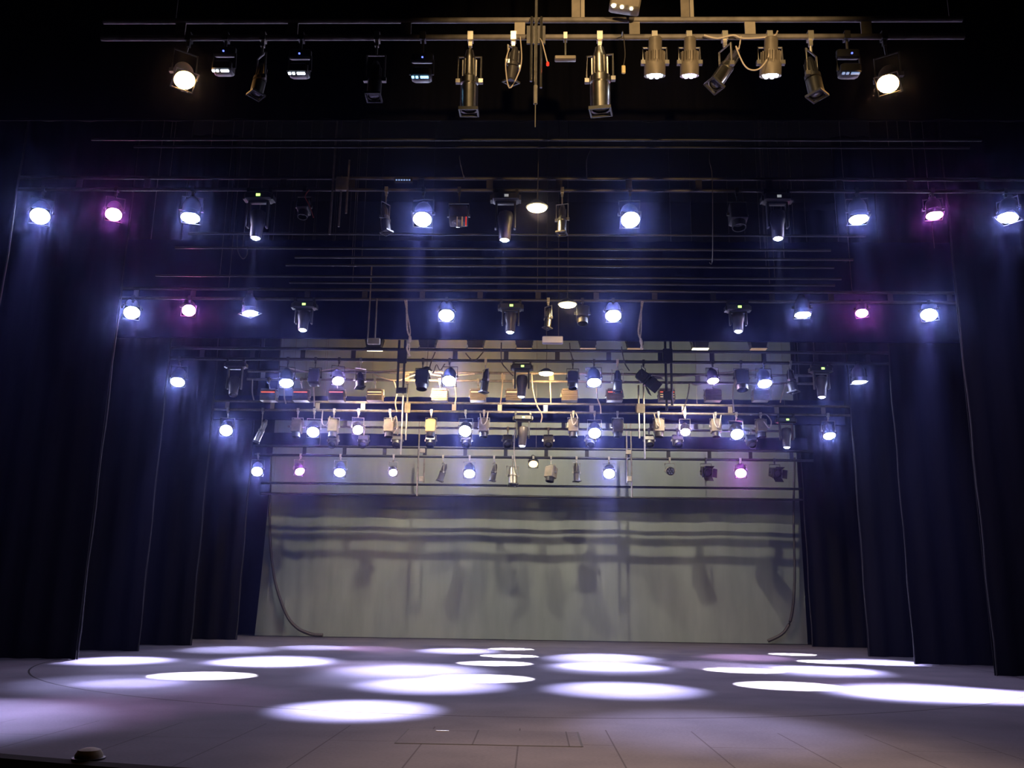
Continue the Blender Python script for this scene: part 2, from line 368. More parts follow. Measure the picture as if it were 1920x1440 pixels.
def moving_head(key, px, py, tgt, disp='green', watts=None, lit=True):
    Y, zb = BAR[key]; L = at(px, py, Y); T = fl(*tgt); aim = (T-L).normalized()
    t = root('moving_head', key, L.x, 'moving light', 'black moving head lamp' if lit else 'dark unlit moving head', px)
    drop = zb-L.z; hl = min(.4, drop*.62)
    pv = V((0, 0, L.z+hl*.55-zb))
    base = MB().box((0, 0, -.12), (.36, .2, .11), bev=.02)
    for s_ in (-1, 1): base.box((s_*.15, 0, -.045), (.04, .07, .12)).box((s_*.19, 0, -.13), (.03, .13, .07))
    b = build('base', base, 'black', t)
    build('display', MB().box((.012, -.103, -.12), (.055, .008, .034)), disp, b)
    arm = MB(); z0 = -.18; arm.box((0, 0, -.185), (.27, .09, .03), bev=.006)
    for s_ in (-1, 1): arm.box((s_*.125, 0, (z0+pv.z)/2-.02), (.028, .09, abs(pv.z-z0)+.1), bev=.008)
    build('yoke', arm, 'black', t)
    m4 = Matrix.Translation(pv) @ rotm(aim); k = hl/.4
    hd = link('head', proto(('mh', round(k, 2)), lambda: MB().lathe([(.055, -.22*k), (.07, -.222*k), (.078, -.19*k), (.083, -.05*k), (.1, .02*k), (.105, .1*k), (.09, .16*k), (.05, .18*k)], 20, cap0=False).mesh('head', 'can')), t, m4)
    link('lens', proto(('mhl', round(k, 2), lit), lambda: disc(.06, -.215*k, .022, 'white' if lit else 'glass', 16)), hd)
    if lit: spot('beam', L+aim*.06, T, HEAD_W if watts is None else watts, (.93, .93, 1), 13, .06, .02, t)
    return t

def profile(key, px, py, aim, length=.5, r=.075, m='can', look='dark profile spotlight', front_m='black', square=False):
    Y, zb = BAR[key]; c = at(px, py, Y); t = root('profile_spotlight', key, c.x, 'spotlight', look, px)
    aim = V(aim).normalized(); pv = V(c)-t.location; l = length
    m4 = Matrix.Translation(pv) @ rotm(aim)
    k = ('prof', l, r, m)
    def mk():
        mb = MB().lathe([(r*.8, -.05*l), (r*1.05, -.04*l), (r*1.05, .05*l), (r*.76, .08*l), (r*.74, .36*l), (r*.58, .43*l), (r*.45, .5*l)], 20)
        for a in range(8):
            R = Matrix.Rotation(a*math.pi/4, 4, 'Z'); mb.box(R @ V((r*.78, 0, .22*l)), (r*.16, .008, .26*l), R.to_3x3())
        return mb.mesh('housing', m)
    h = link('housing', proto(k, mk), t, m4)
    link('lens_tube', proto(k+('t',), lambda: MB().lathe([(r*.86, -.46*l), (r*1.04, -.47*l), (r*1.04, -.08*l), (r*.85, -.07*l), (r*.8, -.03*l)], 20, cap0=False).mesh('lens_tube', m if m != 'brown' else 'can')), h)
    def fr():
        mb = MB(); q = r*1.05
        for a in range(4):
            R = Matrix.Rotation(a*math.pi/2, 4, 'Z'); mb.box(R @ V((0, q, -.485*l)), (q*2.15, .012, .05*l), R.to_3x3())
        return mb.mesh('gel_frame', 'gel', False)
    link('gel_frame', proto(k+('f',), fr), h)
    link('lens', proto(k+('l',), lambda: disc(r*.8, -.44*l, .01, 'glass')), h)
    hang(t, key, pv, r*1.35, aim, yh=.22)
    for s_ in (-1, 1): pass
    return t

def boxlamp(key, px, py, wd, ht, m='brown', look='brown box spotlight', aim=(0, -.25, -1), hood=True, doors=False, lensm='glass', yh=.18, dz=.2):
    """plano-convex box spotlight: square finned body, darker snout, four barn doors on some"""
    Y, zb = BAR[key]; c = at(px, py, Y); t = root('box_spotlight', key, c.x, 'spotlight', look, px)
    aim = V(aim).normalized(); pv = V(c)-t.location; m4 = Matrix.Translation(pv) @ rotm(aim)
    k = ('box', wd, ht, m, hood, doors, dz)
    def mk():
        mb = MB().box((0, 0, 0), (wd, dz, ht), bev=.012)
        for i in range(5): mb.box((0, -dz/2-.004, ht*(-.3+.15*i)), (wd*.7, .008, .012))
        mb.box((0, 0, ht/2+.012), (wd*.6, dz*.6, .026))
        return mb.mesh('housing', m)
    h = link('housing', proto(k, mk), t, m4)
    if hood: link('snout', proto(k+('s',), lambda: MB().lathe([(wd*.36, -ht/2-.09), (wd*.42, -ht/2-.09), (wd*.42, -ht/2+.005), (wd*.36, -ht/2+.005)], 20, cap0=False, cap1=False).mesh('snout', 'black')), h)
    link('lens', proto(k+('l', lensm), lambda: disc(wd*.36, -ht/2-.02, .02, lensm)), h)
    if doors:
        for a in range(4):
            R = Matrix.Rotation(a*math.pi/2, 4, 'Z')
            link('barn_door', proto(k+('d',), lambda: MB().box((0, wd*.62, -ht/2-.13), (wd*.9, .006, wd*.62), Matrix.Rotation(math.radians(28), 3, 'X')).box((0, wd*.45, -ht/2-.02), (wd*.95, .02, .02)).mesh('barn_door', 'black', False)), h, R)
    hang(t, key, pv, wd/2+.015, aim, look='black' if m == 'black' else 'can', yh=yh)
    return t

def floodbox(key, px, py, vent, look, w_=.30, h_=.2):
    """cyclorama flood seen from behind: box with glowing ventilation slots in its back, open front towards the backdrop"""
    Y, zb = BAR[key]; c = at(px, py, Y); t = root('flood_box', key, c.x, 'floodlight', look, px, 'flood boxes lighting the backdrop')
    pv = V(c)-t.location
    def mk():
        mb = MB().box((0, .0, 0), (w_, .02, h_)).box((0, .1, h_/2-.01), (w_, .2, .02)).box((0, .1, -h_/2+.01), (w_, .2, .02))
        for s_ in (-1, 1): mb.box((s_*(w_/2-.008), .1, 0), (.016, .2, h_))
        for z in (.02, -.025, -.06): mb.box((0, -.014, z), (w_*.92, .012, .014))
        mb.box((0, .03, h_/2+.012), (w_*.9, .12, .03))
        return mb.mesh('housing', 'brown', False)
    h = link('housing', proto('flood', mk), t, Matrix.Translation(pv))
    for i, v in enumerate(vent):
        link('vent', proto(('vent', v), lambda: MB().box((0, -.014, 0), (w_*.88, .01, .016)).mesh('vent', v, False)), h, Matrix.Translation((0, 0, .06-.045*i)))
    link('lamp_tube', proto('ltube', lambda: MB().tube([(-w_*.4, .09, 0), (w_*.4, .09, 0)], .01).mesh('lamp_tube', 'goldv')), h)
    hang(t, key, pv+V((0, .1, 0)), w_/2+.012, (0, 0, -1), yh=.13)
    return t

def trapflood(px, py, warm, i):
    key = 'RF'; Y, zb = BAR[key]; c = at(px, py, Y); t = root('trapezoid_flood', key, c.x, 'floodlight', 'tapered flood with bright underside' if warm else 'tapered flood with dim underside', px, 'tapered floods above the gold-lit cloth')
    pv = V(c)-t.location
    def mk():
        a, b, h, d = .2, .15, .22, .13; vs = []
        for z, x, y in ((h/2, a, d), (-h/2, b, d*.8)): vs += [(-x, -y, z), (x, -y, z), (x, y, z), (-x, y, z)]
        return MB().add(vs, [(0, 1, 2, 3), (0, 4, 5, 1), (1, 5, 6, 2), (2, 6, 7, 3), (3, 7, 4, 0), (4, 7, 6, 5)]).box((0, 0, -.115), (.36, .26, .014)).mesh('housing', 'black', False)
    h = link('housing', proto('trap', mk), t, Matrix.Translation(pv))
    link('diffuser', proto(('trapd', warm), lambda: MB().box((0, 0, -.125), (.33, .23, .012)).mesh('diffuser', 'bulb' if warm else 'amberdim', False)), h)
    hang(t, key, pv, .17, (0, 0, -1), look='black', yh=.14)
    return t
M['amberdim'] = mat('dim_diffuser', (.6, .5, .35), .4, emit=(1, .65, .3), es=.25)

def pendant(px, py, Y, label, w_=.2, watts=25, aim=(0, 0, -1)):
    c = at(px, py, Y); t = empty('pendant_lamp', c); tag(t, label, 'lamp', 'warm pendant work lamps')
    build('lamp_shade', MB().lathe([(.03, .085), (.05, .08), (w_*.55, .035), (w_*.72, 0), (w_*.74, -.006), (w_*.7, -.003)], 20, cap1=False), 'black', t)
    build('bulb', MB().lathe([(w_*.66, -.012), (w_*.6, -.03), (w_*.35, -.045), (.01, -.05)], 16), 'bulb', t)
    build('cord', MB().tube([(0, 0, .08), (.01, 0, .4), (0, 0, CEIL-c.z)], .006, 5), 'dcable', t)
    spot('glow', c+V((0, 0, -.09)), c+V((0, 0, -.09))+V(aim), watts, (1, .62, .24), 170, .5, .08, t)
def ledpar(px, py, key, mlens, look, tilt=(0, .3, -1), r=.085):
    c = at(px, py, BAR[key][0]); t = root('led_par', key, c.x, 'lamp', look, px); aim = V(tilt).normalized(); pv = V(c)-t.location
    m4 = Matrix.Translation(pv) @ rotm(aim)
    def mk():
        mb = MB().lathe([(r*.9, -.1), (r, -.105), (r, -.02), (r*.92, 0), (r*.66, .02), (r*.62, .19), (r*.55, .2), (r*.3, .205)], 20, cap0=False)
        for a in range(16):
            R = Matrix.Rotation(a*math.pi/8, 4, 'Z'); mb.box(R @ V((r*.8, 0, .035)), (r*.3, .006, .1), R.to_3x3())
        return mb.mesh('housing', 'brown')
    h = link('housing', proto(('lp', r), mk), t, m4)
    def le():
        mb = MB()
        for i in range(7):
            a = i*math.pi/3; q = 0 if i == 6 else r*.55; mb.lathe([(r*.24, -.095), (r*.16, -.112)], 8, (q*math.cos(a), q*math.sin(a), 0), cap0=False)
        return mb.mesh('led_cluster', mlens)
    link('led_cluster', proto(('lc', r, mlens), le), h)
    link('face_plate', proto(('fp', r), lambda: MB().lathe([(r*.9, -.09), (.001, -.0905)], 20, cap0=False).mesh('face_plate', 'black')), h)
    hang(t, key, pv, r*1.12, (0, 0, -1))
def cable(pts, Y, label, r=.009, m='cable', cat='cable'):
    P = [at(x, y, Y) for x, y in pts]; Q = []
    # tie the end that lies nearest to a pipe onto that pipe
    best = min(((abs(P[k].z-z)+3*abs(Y-by), k, by, z) for k in range(len(P)) for by, z in PIPES), key=lambda q: q[0])
    P[best[1]].y, P[best[1]].z = best[2]-.02, best[3]-.01
    for i in range(len(P)-1):
        for k in range(5):
            t = k/5; a, b, c, d = P[max(i-1, 0)], P[i], P[i+1], P[min(i+2, len(P)-1)]
            Q.append(.5*((2*b)+(c-a)*t+(2*a-5*b+4*c-d)*t*t+(3*b-a-3*c+d)*t**3))
    Q.append(P[-1])
    o = build('cable', MB().tube(Q, r, 6), m); tag(o, label, cat, 'cables hanging around the bars')
    return o, P

# ------------------------------------------------------------------ R0: the near bar
profile('R0', 880, 153, (0, .12, -1), .52, .068, 'alu', 'silver cylinder spotlight hanging down')
profile('R0', 1125, 150, (.02, .12, -1), .54, .078, 'alu', 'silver cylinder spotlight hanging down')
profile('R0', 1361, 128, (-.5, -.25, -.86), .46, .055, 'alu', 'silver spotlight tilted towards lower left')
profile('R0', 962, 122, (-.1, .1, -1), .3, .045, 'can', 'small dark spotlight wrapped in cable')
profile('R0', 487, 150, (-.1, -.1, -1), .3, .05, 'can', 'unlit dark narrow spotlight')
profile('R0', 703, 150, (0, -.1, -1), .34, .055, 'can', 'unlit dark spotlight between blue-lit lamps')
profile('R0', 1524, 145, (.1, -.1, -1), .36, .06, 'black', 'unlit dark slim spotlight')
ledpar(1228, 118, 'R0', 'ledw', 'finned grey LED lamp lit white')
ledpar(1293, 118, 'R0', 'lilac2', 'finned lamp glowing lilac underneath', r=.075) if M.setdefault('lilac2', mat('lit_lilac_leds', emit=(.7, .55, 1), es=9)) else 0
ledpar(1445, 118, 'R0', 'ledw2', 'finned grey LED lamp with bluish white glow') if M.setdefault('ledw2', mat('lit_blue_white_leds', emit=(.8, .82, 1), es=8)) else 0
par('R0', 346, 150, (-.6, 3.6, -1), 'warm', 120, look='orange-white glowing round lamp', r=.08)
par('R0', 1665, 157, (.9, 3.6, -1), 'warm', 120, look='orange-white glowing round lamp', r=.08)
def ledbar(px, py, m, look):
    Y, zb = BAR['R0']; c = at(px, py, Y); t = root('led_wash', 'R0', c.x, 'lamp', look, px); pv = V(c)-t.location
    build('housing', MB().box(pv+V((0, 0, .05)), (.16, .12, .09), bev=.015), 'black', t)
    l = MB()
    for i in (-.062, -.03, .008, .03, .052): l.box(pv+V((i, -.045, .002)), (.02, .022, .01))
    build('led_strip', l, m, t); build('indicator', MB().box(pv+V((.01, -.064, .17)), (.012, .01, .01)), 'dot', t)
    build('yoke', MB().tube([pv+V((-.09, 0, .05)), pv+V((-.09, 0, .18)), pv+V((.09, 0, .18)), pv+V((.09, 0, .05))], .012, 6), 'black', t); build('base', MB().box(pv+V((0, 0, .2)), (.18, .05, .08), bev=.01), 'black', t)
    build('clamp', MB().box((0, 0, 0), (.045, .07, .07)).tube([(0, 0, 0), pv+V((0, 0, .2))], .012, 6), 'can', t)
ledbar(418, 139, 'ledw', 'small dark wash lamp with white light strip')
ledbar(560, 144, 'ledw', 'small dark wash lamp with white light strip')
ledbar(790, 151, 'ledc', 'small dark wash lamp with cyan light strip') if M.setdefault('ledc', mat('cyan_led_strip', emit=(.25, .6, 1), es=3)) else 0
ledbar(1593, 144, 'ledb', 'small dark wash lamp with faint blue strip')
# work light at the top edge
c = at(1172, 8, 6.3); t = empty('work_light', c); tag(t, 'boxy work light with three lit spots above the topmost bar', 'lamp')
Rw = Matrix.Rotation(math.radians(10), 3, 'Y')
build('housing', MB().box((0, 0, 0), (.24, .12, .12), Rw, .012), 'brown', t)
for i, x in enumerate((-.085, -.02, .055)): build('lamp', MB().lathe([(.02-.004*i, 0), (.012, -.012)], 12, Rw @ V((x, -.045, -.058))), 'bulb', t)
build('hanger', MB().tube([(0, 0, .05), (0, 0, CEIL-c.z)], .012, 6), 'pipe', t)
# dropper pipes of the near bar
c = at(1005, 70, 6.42); z1 = at(1005, 195, 6.42).z
t = empty('hanging_ladder', c); tag(t, 'vertical steel rods hanging through the topmost bar at picture centre', 'rigging')
build('center_rod', MB().tube([(0, 0, CEIL-c.z), (0, 0, z1-c.z)], .012, 8), 'steel', t)
build('tip', MB().tube([(0, 0, z1-c.z+.16), (0, 0, z1-c.z)], .016, 8).tube([(0, 0, z1-c.z), (0, 0, z1-c.z-.2)], .004, 5), 'clamp', t)
for dx, y0, y1 in ((-.036, 75, 150), (.042, 75, 162)):
    build('side_tube', MB().tube([(dx, .02, .2), (dx, .02, at(1005, y1, 6.42).z-c.z)], .011, 8), 'alu', t)
build('cross_plate', MB().box((0, .03, .04), (.15, .02, .16)), 'can', t)
for px, lb in ((1088, 'flat steel hanger above topmost bar left of the work light'), (1293, 'flat steel hanger above topmost bar right of the work light')):
    a = at(px, 36, 6.5); t = empty('bar_hanger', a); tag(t, lb, 'hanger')
    build('strap', MB().box((.02, 0, (CEIL-a.z)/2), (.03, .012, CEIL-a.z)), 'plate', t); build('plate', MB().box((-.035, 0, .1), (.07, .012, .2)), 'brown', t)
o, P = cable([(1010, 62), (1016, 78), (1022, 100), (1027, 120)], 6.4, 'thin hanging wire with red tip at the topmost bar centre', .005)
build('red_tip', MB().lathe([(.004, .02), (.012, .01), (.012, -.012), (.003, -.02)], 10, P[-1]), 'red', o)
o, P = cable([(1170, 22), (1168, 60), (1172, 100), (1169, 124)], 6.28, 'thin dark cable with yellow plug hanging below the work light', .004, 'dcable')
build('plug', MB().box(P[-1]+V((0, 0, -.03)), (.03, .02, .07), bev=.005), 'yellow', o)
cable([(1393, 72), (1385, 92), (1380, 88), (1394, 120), (1408, 131), (1425, 128), (1440, 108), (1442, 92)], 6.42, 'dark looping cable between tilted spotlight and rightmost LED lamp', .006)
cable([(975, 70), (978, 110), (972, 138), (955, 165), (948, 120), (955, 90)], 6.4, 'cable loop around small dark spotlight on topmost bar', .005)
cable([(1320, 66), (1345, 72), (1375, 66), (1395, 72), (1450, 60), (1458, 58)], 6.44, 'cable lying along the right end of the topmost bar', .007)
a = at(1060, 110, 6.5); t = empty('bar_plate', (a.x, 6.5, BAR['R0'][1])); tag(t, 'small grey plate hanging under the topmost bar near centre', 'plate')
zr = a.z-BAR['R0'][1]; build('plate', MB().box((0, 0, zr), (.17, .05, .035), bev=.005), 'brown', t); build('hook', MB().tube([(0, 0, 0), (0, 0, zr)], .008, 6).box((0, 0, 0), (.03, .06, .06)), 'steel', t)

# ------------------------------------------------------------------ R1
par('R1', 75, 405, (-110, 1345), watts=7000); par('R1', 213, 402, (60, 1335), 'pink', r=.1, watts=1500); par('R1', 357, 408, (245, 1281), watts=9000, angle=13)
par('R1', 792, 411, (670, 1330), watts=30000, angle=13.5); par('R1', 1182, 412, (1330, 1365), watts=2500); par('R1', 1610, 411, (1720, 1300))
par('R1', 1752, 404, (1880, 1305), 'pink', r=.1, watts=3000); par('R1', 1890, 408, (1850, 1304))
moving_head('R1', 480, 447, (380, 1267)); moving_head('R1', 947, 450, (905, 1272), 'grey'); moving_head('R1', 1460, 448, (1480, 1286), 'grey')
profile('R1', 722, 410, (.15, -.1, -1), .42, .06, 'brown', 'slim brown spotlight hanging down')
profile('R1', 1054, 412, (-.03, -.1, -1), .42, .06, 'alu', 'slim gold-lit spotlight hanging down')
t = boxlamp('R1', 860, 405, .24, .22, 'black', 'black box with red and yellow stripes', (0, -.3, -1), hood=False)
for dx, m_ in ((-.02, 'bare'), (.045, 'yellow'), (.095, 'red')): build('stripe', MB().box(V(at(860+dx*145, 415, 11.06))-t.location, (.012, .012, .13)), m_, t)
boxlamp('R1', 1383, 402, .22, .26, 'black', 'unlit black box spotlight')
boxlamp('R1', 570, 388, .16, .16, 'black', 'small black lamp with red wire')
cable([(575, 355), (572, 368), (580, 385), (588, 408)], 11.05, 'thin red wire beside small black lamp on higher eight-lamp bar', .006, 'redw') if M.setdefault('redw', mat('red_wire', (.45, .05, .04), .5)) else 0
pendant(1007, 388, 11.0, 'warm pendant lamp hanging near centre under the higher eight-lamp bar', .2)
a = at(756, 339, 11.15); t = empty('led_strip_light', a); tag(t, 'faint blue light strip on the higher eight-lamp bar left of centre', 'lamp')
build('housing', MB().box((0, .03, .02), (.24, .06, .06)), 'black', t); l = MB()
for i in range(6): l.box((-.09+.035*i, -.004, .01), (.022, .01, .016))
build('led_strip', l, 'ledb', t)
# ------------------------------------------------------------------ R2
par('R2', 247, 586, (215, 1281), watts=3500); par('R2', 354, 582, (330, 1300), 'pink', r=.1, watts=700); par('R2', 469, 587, (490, 1242), watts=12000)
par('R2', 837, 591, (810, 1284), angle=17); par('R2', 1150, 592, (1170, 1292), angle=17); par('R2', 1505, 590, (1560, 1262), watts=6000)
par('R2', 1616, 587, (1640, 1285), 'pink', r=.09, watts=800); par('R2', 1742, 590, (1730, 1297))
moving_head('R2', 568, 620, (505, 1244)); moving_head('R2', 957, 623, (928, 1244)); moving_head('R2', 1385, 622, (1396, 1257))
profile('R2', 1028, 597, (-.1, -.1, -1), .34, .055, 'alu', 'gold-lit profile spotlight')
boxlamp('R2', 1092, 588, .2, .2, 'black', 'black box spotlight beside a pendant lamp')
pendant(1064, 570, 13.6, 'warm pendant lamp hanging under the lower eight-lamp bar', .21)
a = at(1036, 638, 14.4); t = empty('junction_box', a); tag(t, 'pale bluish flat box hanging at the border above gold-lit cloth', 'box')
build('box', MB().box((0, 0, 0), (.34, .1, .12), bev=.01), 'bare', t); build('hanger', MB().tube([(-.1, 0, .05), (-.1, 0, CEIL-a.z)], .006, 5).tube([(.1, 0, .05), (.1, 0, CEIL-a.z)], .006, 5), 'dcable', t)
# ------------------------------------------------------------------ R3
par('R3', 333, 716, (215, 1238)); par('R3', 537, 718, (510, 1241)); par('R3', 634, 714, (700, 1250), 'lilac', r=.1, watts=1500)
par('R3', 842, 714, (765, 1257), watts=9000); par('R3', 1114, 717, (1145, 1250)); par('R3', 1337, 714, (1420, 1250), 'lilac', r=.095, watts=1500)
par('R3', 1434, 719, (1545, 1256)); par('R3', 1611, 716, (1660, 1243))
moving_head('R3', 978, 744, (955, 1230)); moving_head('R3', 1542, 745, (1553, 1241)); moving_head('R3', 437, 745, (380, 1236), 'black', lit=False)
boxlamp('R3', 590, 708, .2, .27, 'black', 'tall black box left of centre', hood=False); boxlamp('R3', 792, 709, .23, .27, 'black', 'black box with glowing lamp at its right')
profile('R3', 675, 713, (.1, -.2, -1), .3, .075, 'black', 'squat black spotlight')
profile('R3', 910, 714, (-.12, -.1, -1), .45, .065, 'black', 'long black spotlight leaning left')
boxlamp('R3', 1074, 710, .19, .22, 'black', 'black box right of the moving head')
profile('R3', 1158, 715, (-.02, -.1, -1), .4, .075, 'black', 'upright stubby black spotlight'); boxlamp('R3', 1207, 707, .24, .2, 'black', 'black lamp tilted with open barn doors', (.75, -.3, -.7), doors=True)
boxlamp('R3', 1390, 710, .24, .28, 'black', 'large black box beside right bright lamp'); profile('R3', 1484, 715, (.12, -.1, -1), .42, .08, 'black', 'dark spotlight at right end')
pendant(1024, 699, 16.4, 'warm pendant lamp right of the central moving head before gold-lit cloth', .21, 90, (0, 1, -.45))
pendant(800, 696, 16.5, 'warm pendant lamp behind the black box on the bar before gold-lit cloth', .16, 330, (.15, 1, -.45))
# ------------------------------------------------------------------ R3b
for px, v, lk in ((502, ('redv',), 'dark flood box with red glowing slot'), (563, ('redv',), 'dark flood box with red glowing slot'), (630, ('redv', ), 'dark flood box with red glowing slot'), (702, ('goldv', 'goldv'), 'gold flood box with bright slots'),
                  (824, ('goldv', 'goldv', 'goldv'), 'gold flood box with three bright slots'), (896, ('goldv', ), 'flood box with one gold slot'), (963, ('goldv', ), 'flood box with one gold slot'),
                  (1068, (), 'unlit brown flood box'), (1153, ('redv',), 'dark flood box with red glowing slot'), (1251, ('redv', 'goldv', 'goldv'), 'flood box with red and yellow slots'), (1338, (), 'unlit brown flood box'), (1428, (), 'unlit brown flood box')):
    floodbox('R3b', px, 741, v, lk)
for px, w_ in ((702, 1), (802, 0), (892, 0), (983, 0), (1102, 0), (1190, 0), (1312, 1), (1421, 0)):
    trapflood(px, 645, w_, 0)
# backdrop wash comes out of the tapered floods and the flood boxes
for px, wt in ((802, 640), (1190, 640)):
    a = at(px, 655, 18.95); spot('flood_beam', a, (a.x, BACK_Y, 1.6), wt, (1, .88, .66), 130, .6, .02)
for px, wt, cc in ((802, 260, (1, .56, .2)), (892, 110, (1, .56, .2)), (1190, 70, (1, .95, .85)), (1421, 70, (1, .95, .9))):
    a = at(px, 655, 18.95); spot('flood_beam', a, (a.x, BACK_Y, 6.2), wt, cc, 100, .8, .08)
for px, wt in ((655, 180), (1000, 190), (1300, 180)):
    a = at(px, 741, 17.15); a.z += .07; spot('flood_beam', a, (a.x, BACK_Y, 2.4), wt, (1, .84, .6), 125, .7, .012)
# ------------------------------------------------------------------ R4
par('R4', 424, 807, (300, 1246), watts=1500); par('R4', 587, 810, (520, 1238), watts=16000); par('R4', 671, 806, (720, 1250), 'lilac', r=.1, watts=2500)
par('R4', 872, 808, (770, 1259), watts=9000); par('R4', 1115, 812, (1140, 1250), watts=9000); par('R4', 1285, 810, (1330, 1246), 'lilac', r=.09, watts=2000)
par('R4', 1382, 814, (1500, 1256), watts=4000); par('R4', 1555, 817, (1640, 1240), watts=6000, r=.11)
moving_head('R4', 980, 836, (958, 1217)); moving_head('R4', 1476, 839, (1485, 1227))
profile('R4', 490, 808, (-.35, -.1, -1), .5, .06, 'alu', 'gold-lit spotlight leaning left')
for px, m_, lk in ((557, 'brown', 'brown ribbed box spotlight'), (625, 'brown', 'brown ribbed box spotlight'), (730, 'brown', 'brown ribbed box spotlight'), (808, 'yellow', 'bright yellow box spotlight'),
                   (907, 'brown', 'brown ribbed box spotlight'), (1075, 'brown', 'brown ribbed box spotlight'), (1158, 'brown', 'brown ribbed box spotlight'), (1235, 'brown', 'brown ribbed box spotlight'),
                   (1342, 'brown', 'brown ribbed box spotlight'), (1427, 'brown', 'brown ribbed box spotlight')):
    boxlamp('R4', px, 800, .2, .26, m_, lk, (0, -.15, -1))
# ------------------------------------------------------------------ R4b
for px in (625, 682, 745, 808, 875, 952, 1028, 1107, 1217, 1270, 1408):
    boxlamp('R4b', px, 826, .2, .2, 'can', 'dark can lamp with round lens', (0, -.75, -.7), yh=.1, dz=.18)
# ------------------------------------------------------------------ R5
par('R5', 482, 884, (430, 1217), watts=6000); par('R5', 562, 884, (690, 1216), 'pink', r=.1, watts=2500); par('R5', 637, 886, (590, 1214), watts=6000)
par('R5', 737, 886, (760, 1226), 'lilac', r=.085, watts=600); par('R5', 880, 888, (860, 1220), watts=12000); par('R5', 1142, 888, (1130, 1233), watts=16000, r=.12); par('R5', 1389, 887, (1400, 1232), 'pink', watts=3000)
profile('R5', 830, 886, (-.3, -.1, -1), .42, .07, 'can', 'dark small spotlight leaning left, leftmost unlit'); profile('R5', 926, 886, (-.2, -.1, -1), .4, .065, 'can', 'dark small spotlight leaning slightly left')
profile('R5', 961, 892, (.05, -.25, -1), .46, .1, 'steel', 'large gold-edged spotlight'); boxlamp('R5', 1033, 886, .23, .26, 'brown', 'gold-edged box spotlight', (-.15, -.2, -1))
profile('R5', 1081, 886, (.05, -.1, -1), .42, .07, 'can', 'dark upright small spotlight')
par('R5', 1000, 870, (.1, 17, 0), 'amber', 60, look='amber yellow lit lamp', r=.1)
ledpar(1256, 883, 'R5', 'glass', 'dark unlit LED cluster lamp', (0, -1, -.25), .1)
boxlamp('R5', 1324, 884, .22, .2, 'black', 'black lamp with barn doors', (.1, -1, -.3), doors=True); boxlamp('R5', 1453, 886, .22, .2, 'black', 'black lamp with barn doors', (.15, -1, -.3), doors=True)

# ------------------------------------------------------------------ hanging ladders (dropper frames)
def ladder(pts, Y, label, m='steel', r=.016, plates=(), name='hanging_ladder'):
    a = at(pts[0][0], pts[0][1], Y); t = empty(name, a); tag(t, label, 'rigging', 'vertical dropper rods')
    for x, y0, y1, *k in pts:
        p, q = at(x, y0, Y), at(x, y1, Y); q.x = p.x
        build('rod', MB().tube([p-a, q-a], r, 8), m, t)
    for x, y, w_, h_ in plates: build('bracket', MB().box(at(x, y, Y)-a, (w_, .05, h_), bev=.008), m if m == 'black' else 'plate', t)
ladder([(632, 225, 440), (641, 330, 425), (655, 300, 400)], 11.17, 'dim vertical rods crossing the higher eight-lamp bar left of centre', 'pipe', .014, ((641, 345, .16, .2),))
ladder([(749, 638, 738), (760, 638, 738)], 15.86, 'black twin rods through the dark bar, left of centre', 'black', .022, ((754, 668, .17, .26), (754, 732, .16, .1)))
ladder([(1247, 638, 770), (1257, 638, 760)], 15.86, 'black twin rods through the dark bar, right of centre', 'black', .022, ((1252, 668, .17, .28), (1252, 742, .16, .16)))
ladder([(756, 742, 852), (766, 700, 825)], 17.965, 'gold-lit twin rods through the crowded bar, left of centre', 'alu', .017, ((764, 712, .07, .18), (764, 765, .12, .2)))
ladder([(1197, 722, 822), (1206, 700, 860)], 17.965, 'gold-lit twin rods through the crowded bar, right of centre', 'alu', .017, ((1201, 766, .17, .2),))
ladder([(788, 770, 930), (796, 860, 905)], 20.56, 'brown twin rods through the lowest lamp bar, left of centre', 'pipe', .018, ((792, 845, .12, .1), (790, 898, .1, .12)))
ladder([(1174, 770, 905), (1182, 760, 932)], 20.56, 'brown twin rods through the lowest lamp bar, right of centre', 'pipe', .018, ((1178, 848, .12, .1), (1180, 898, .1, .12)))
ladder([(697, 500, 640), (707, 560, 640)], 13.77, 'dim rods and wires crossing the lower eight-lamp bar, left of centre', 'pipe', .012, ((701, 640, .2, .1),))
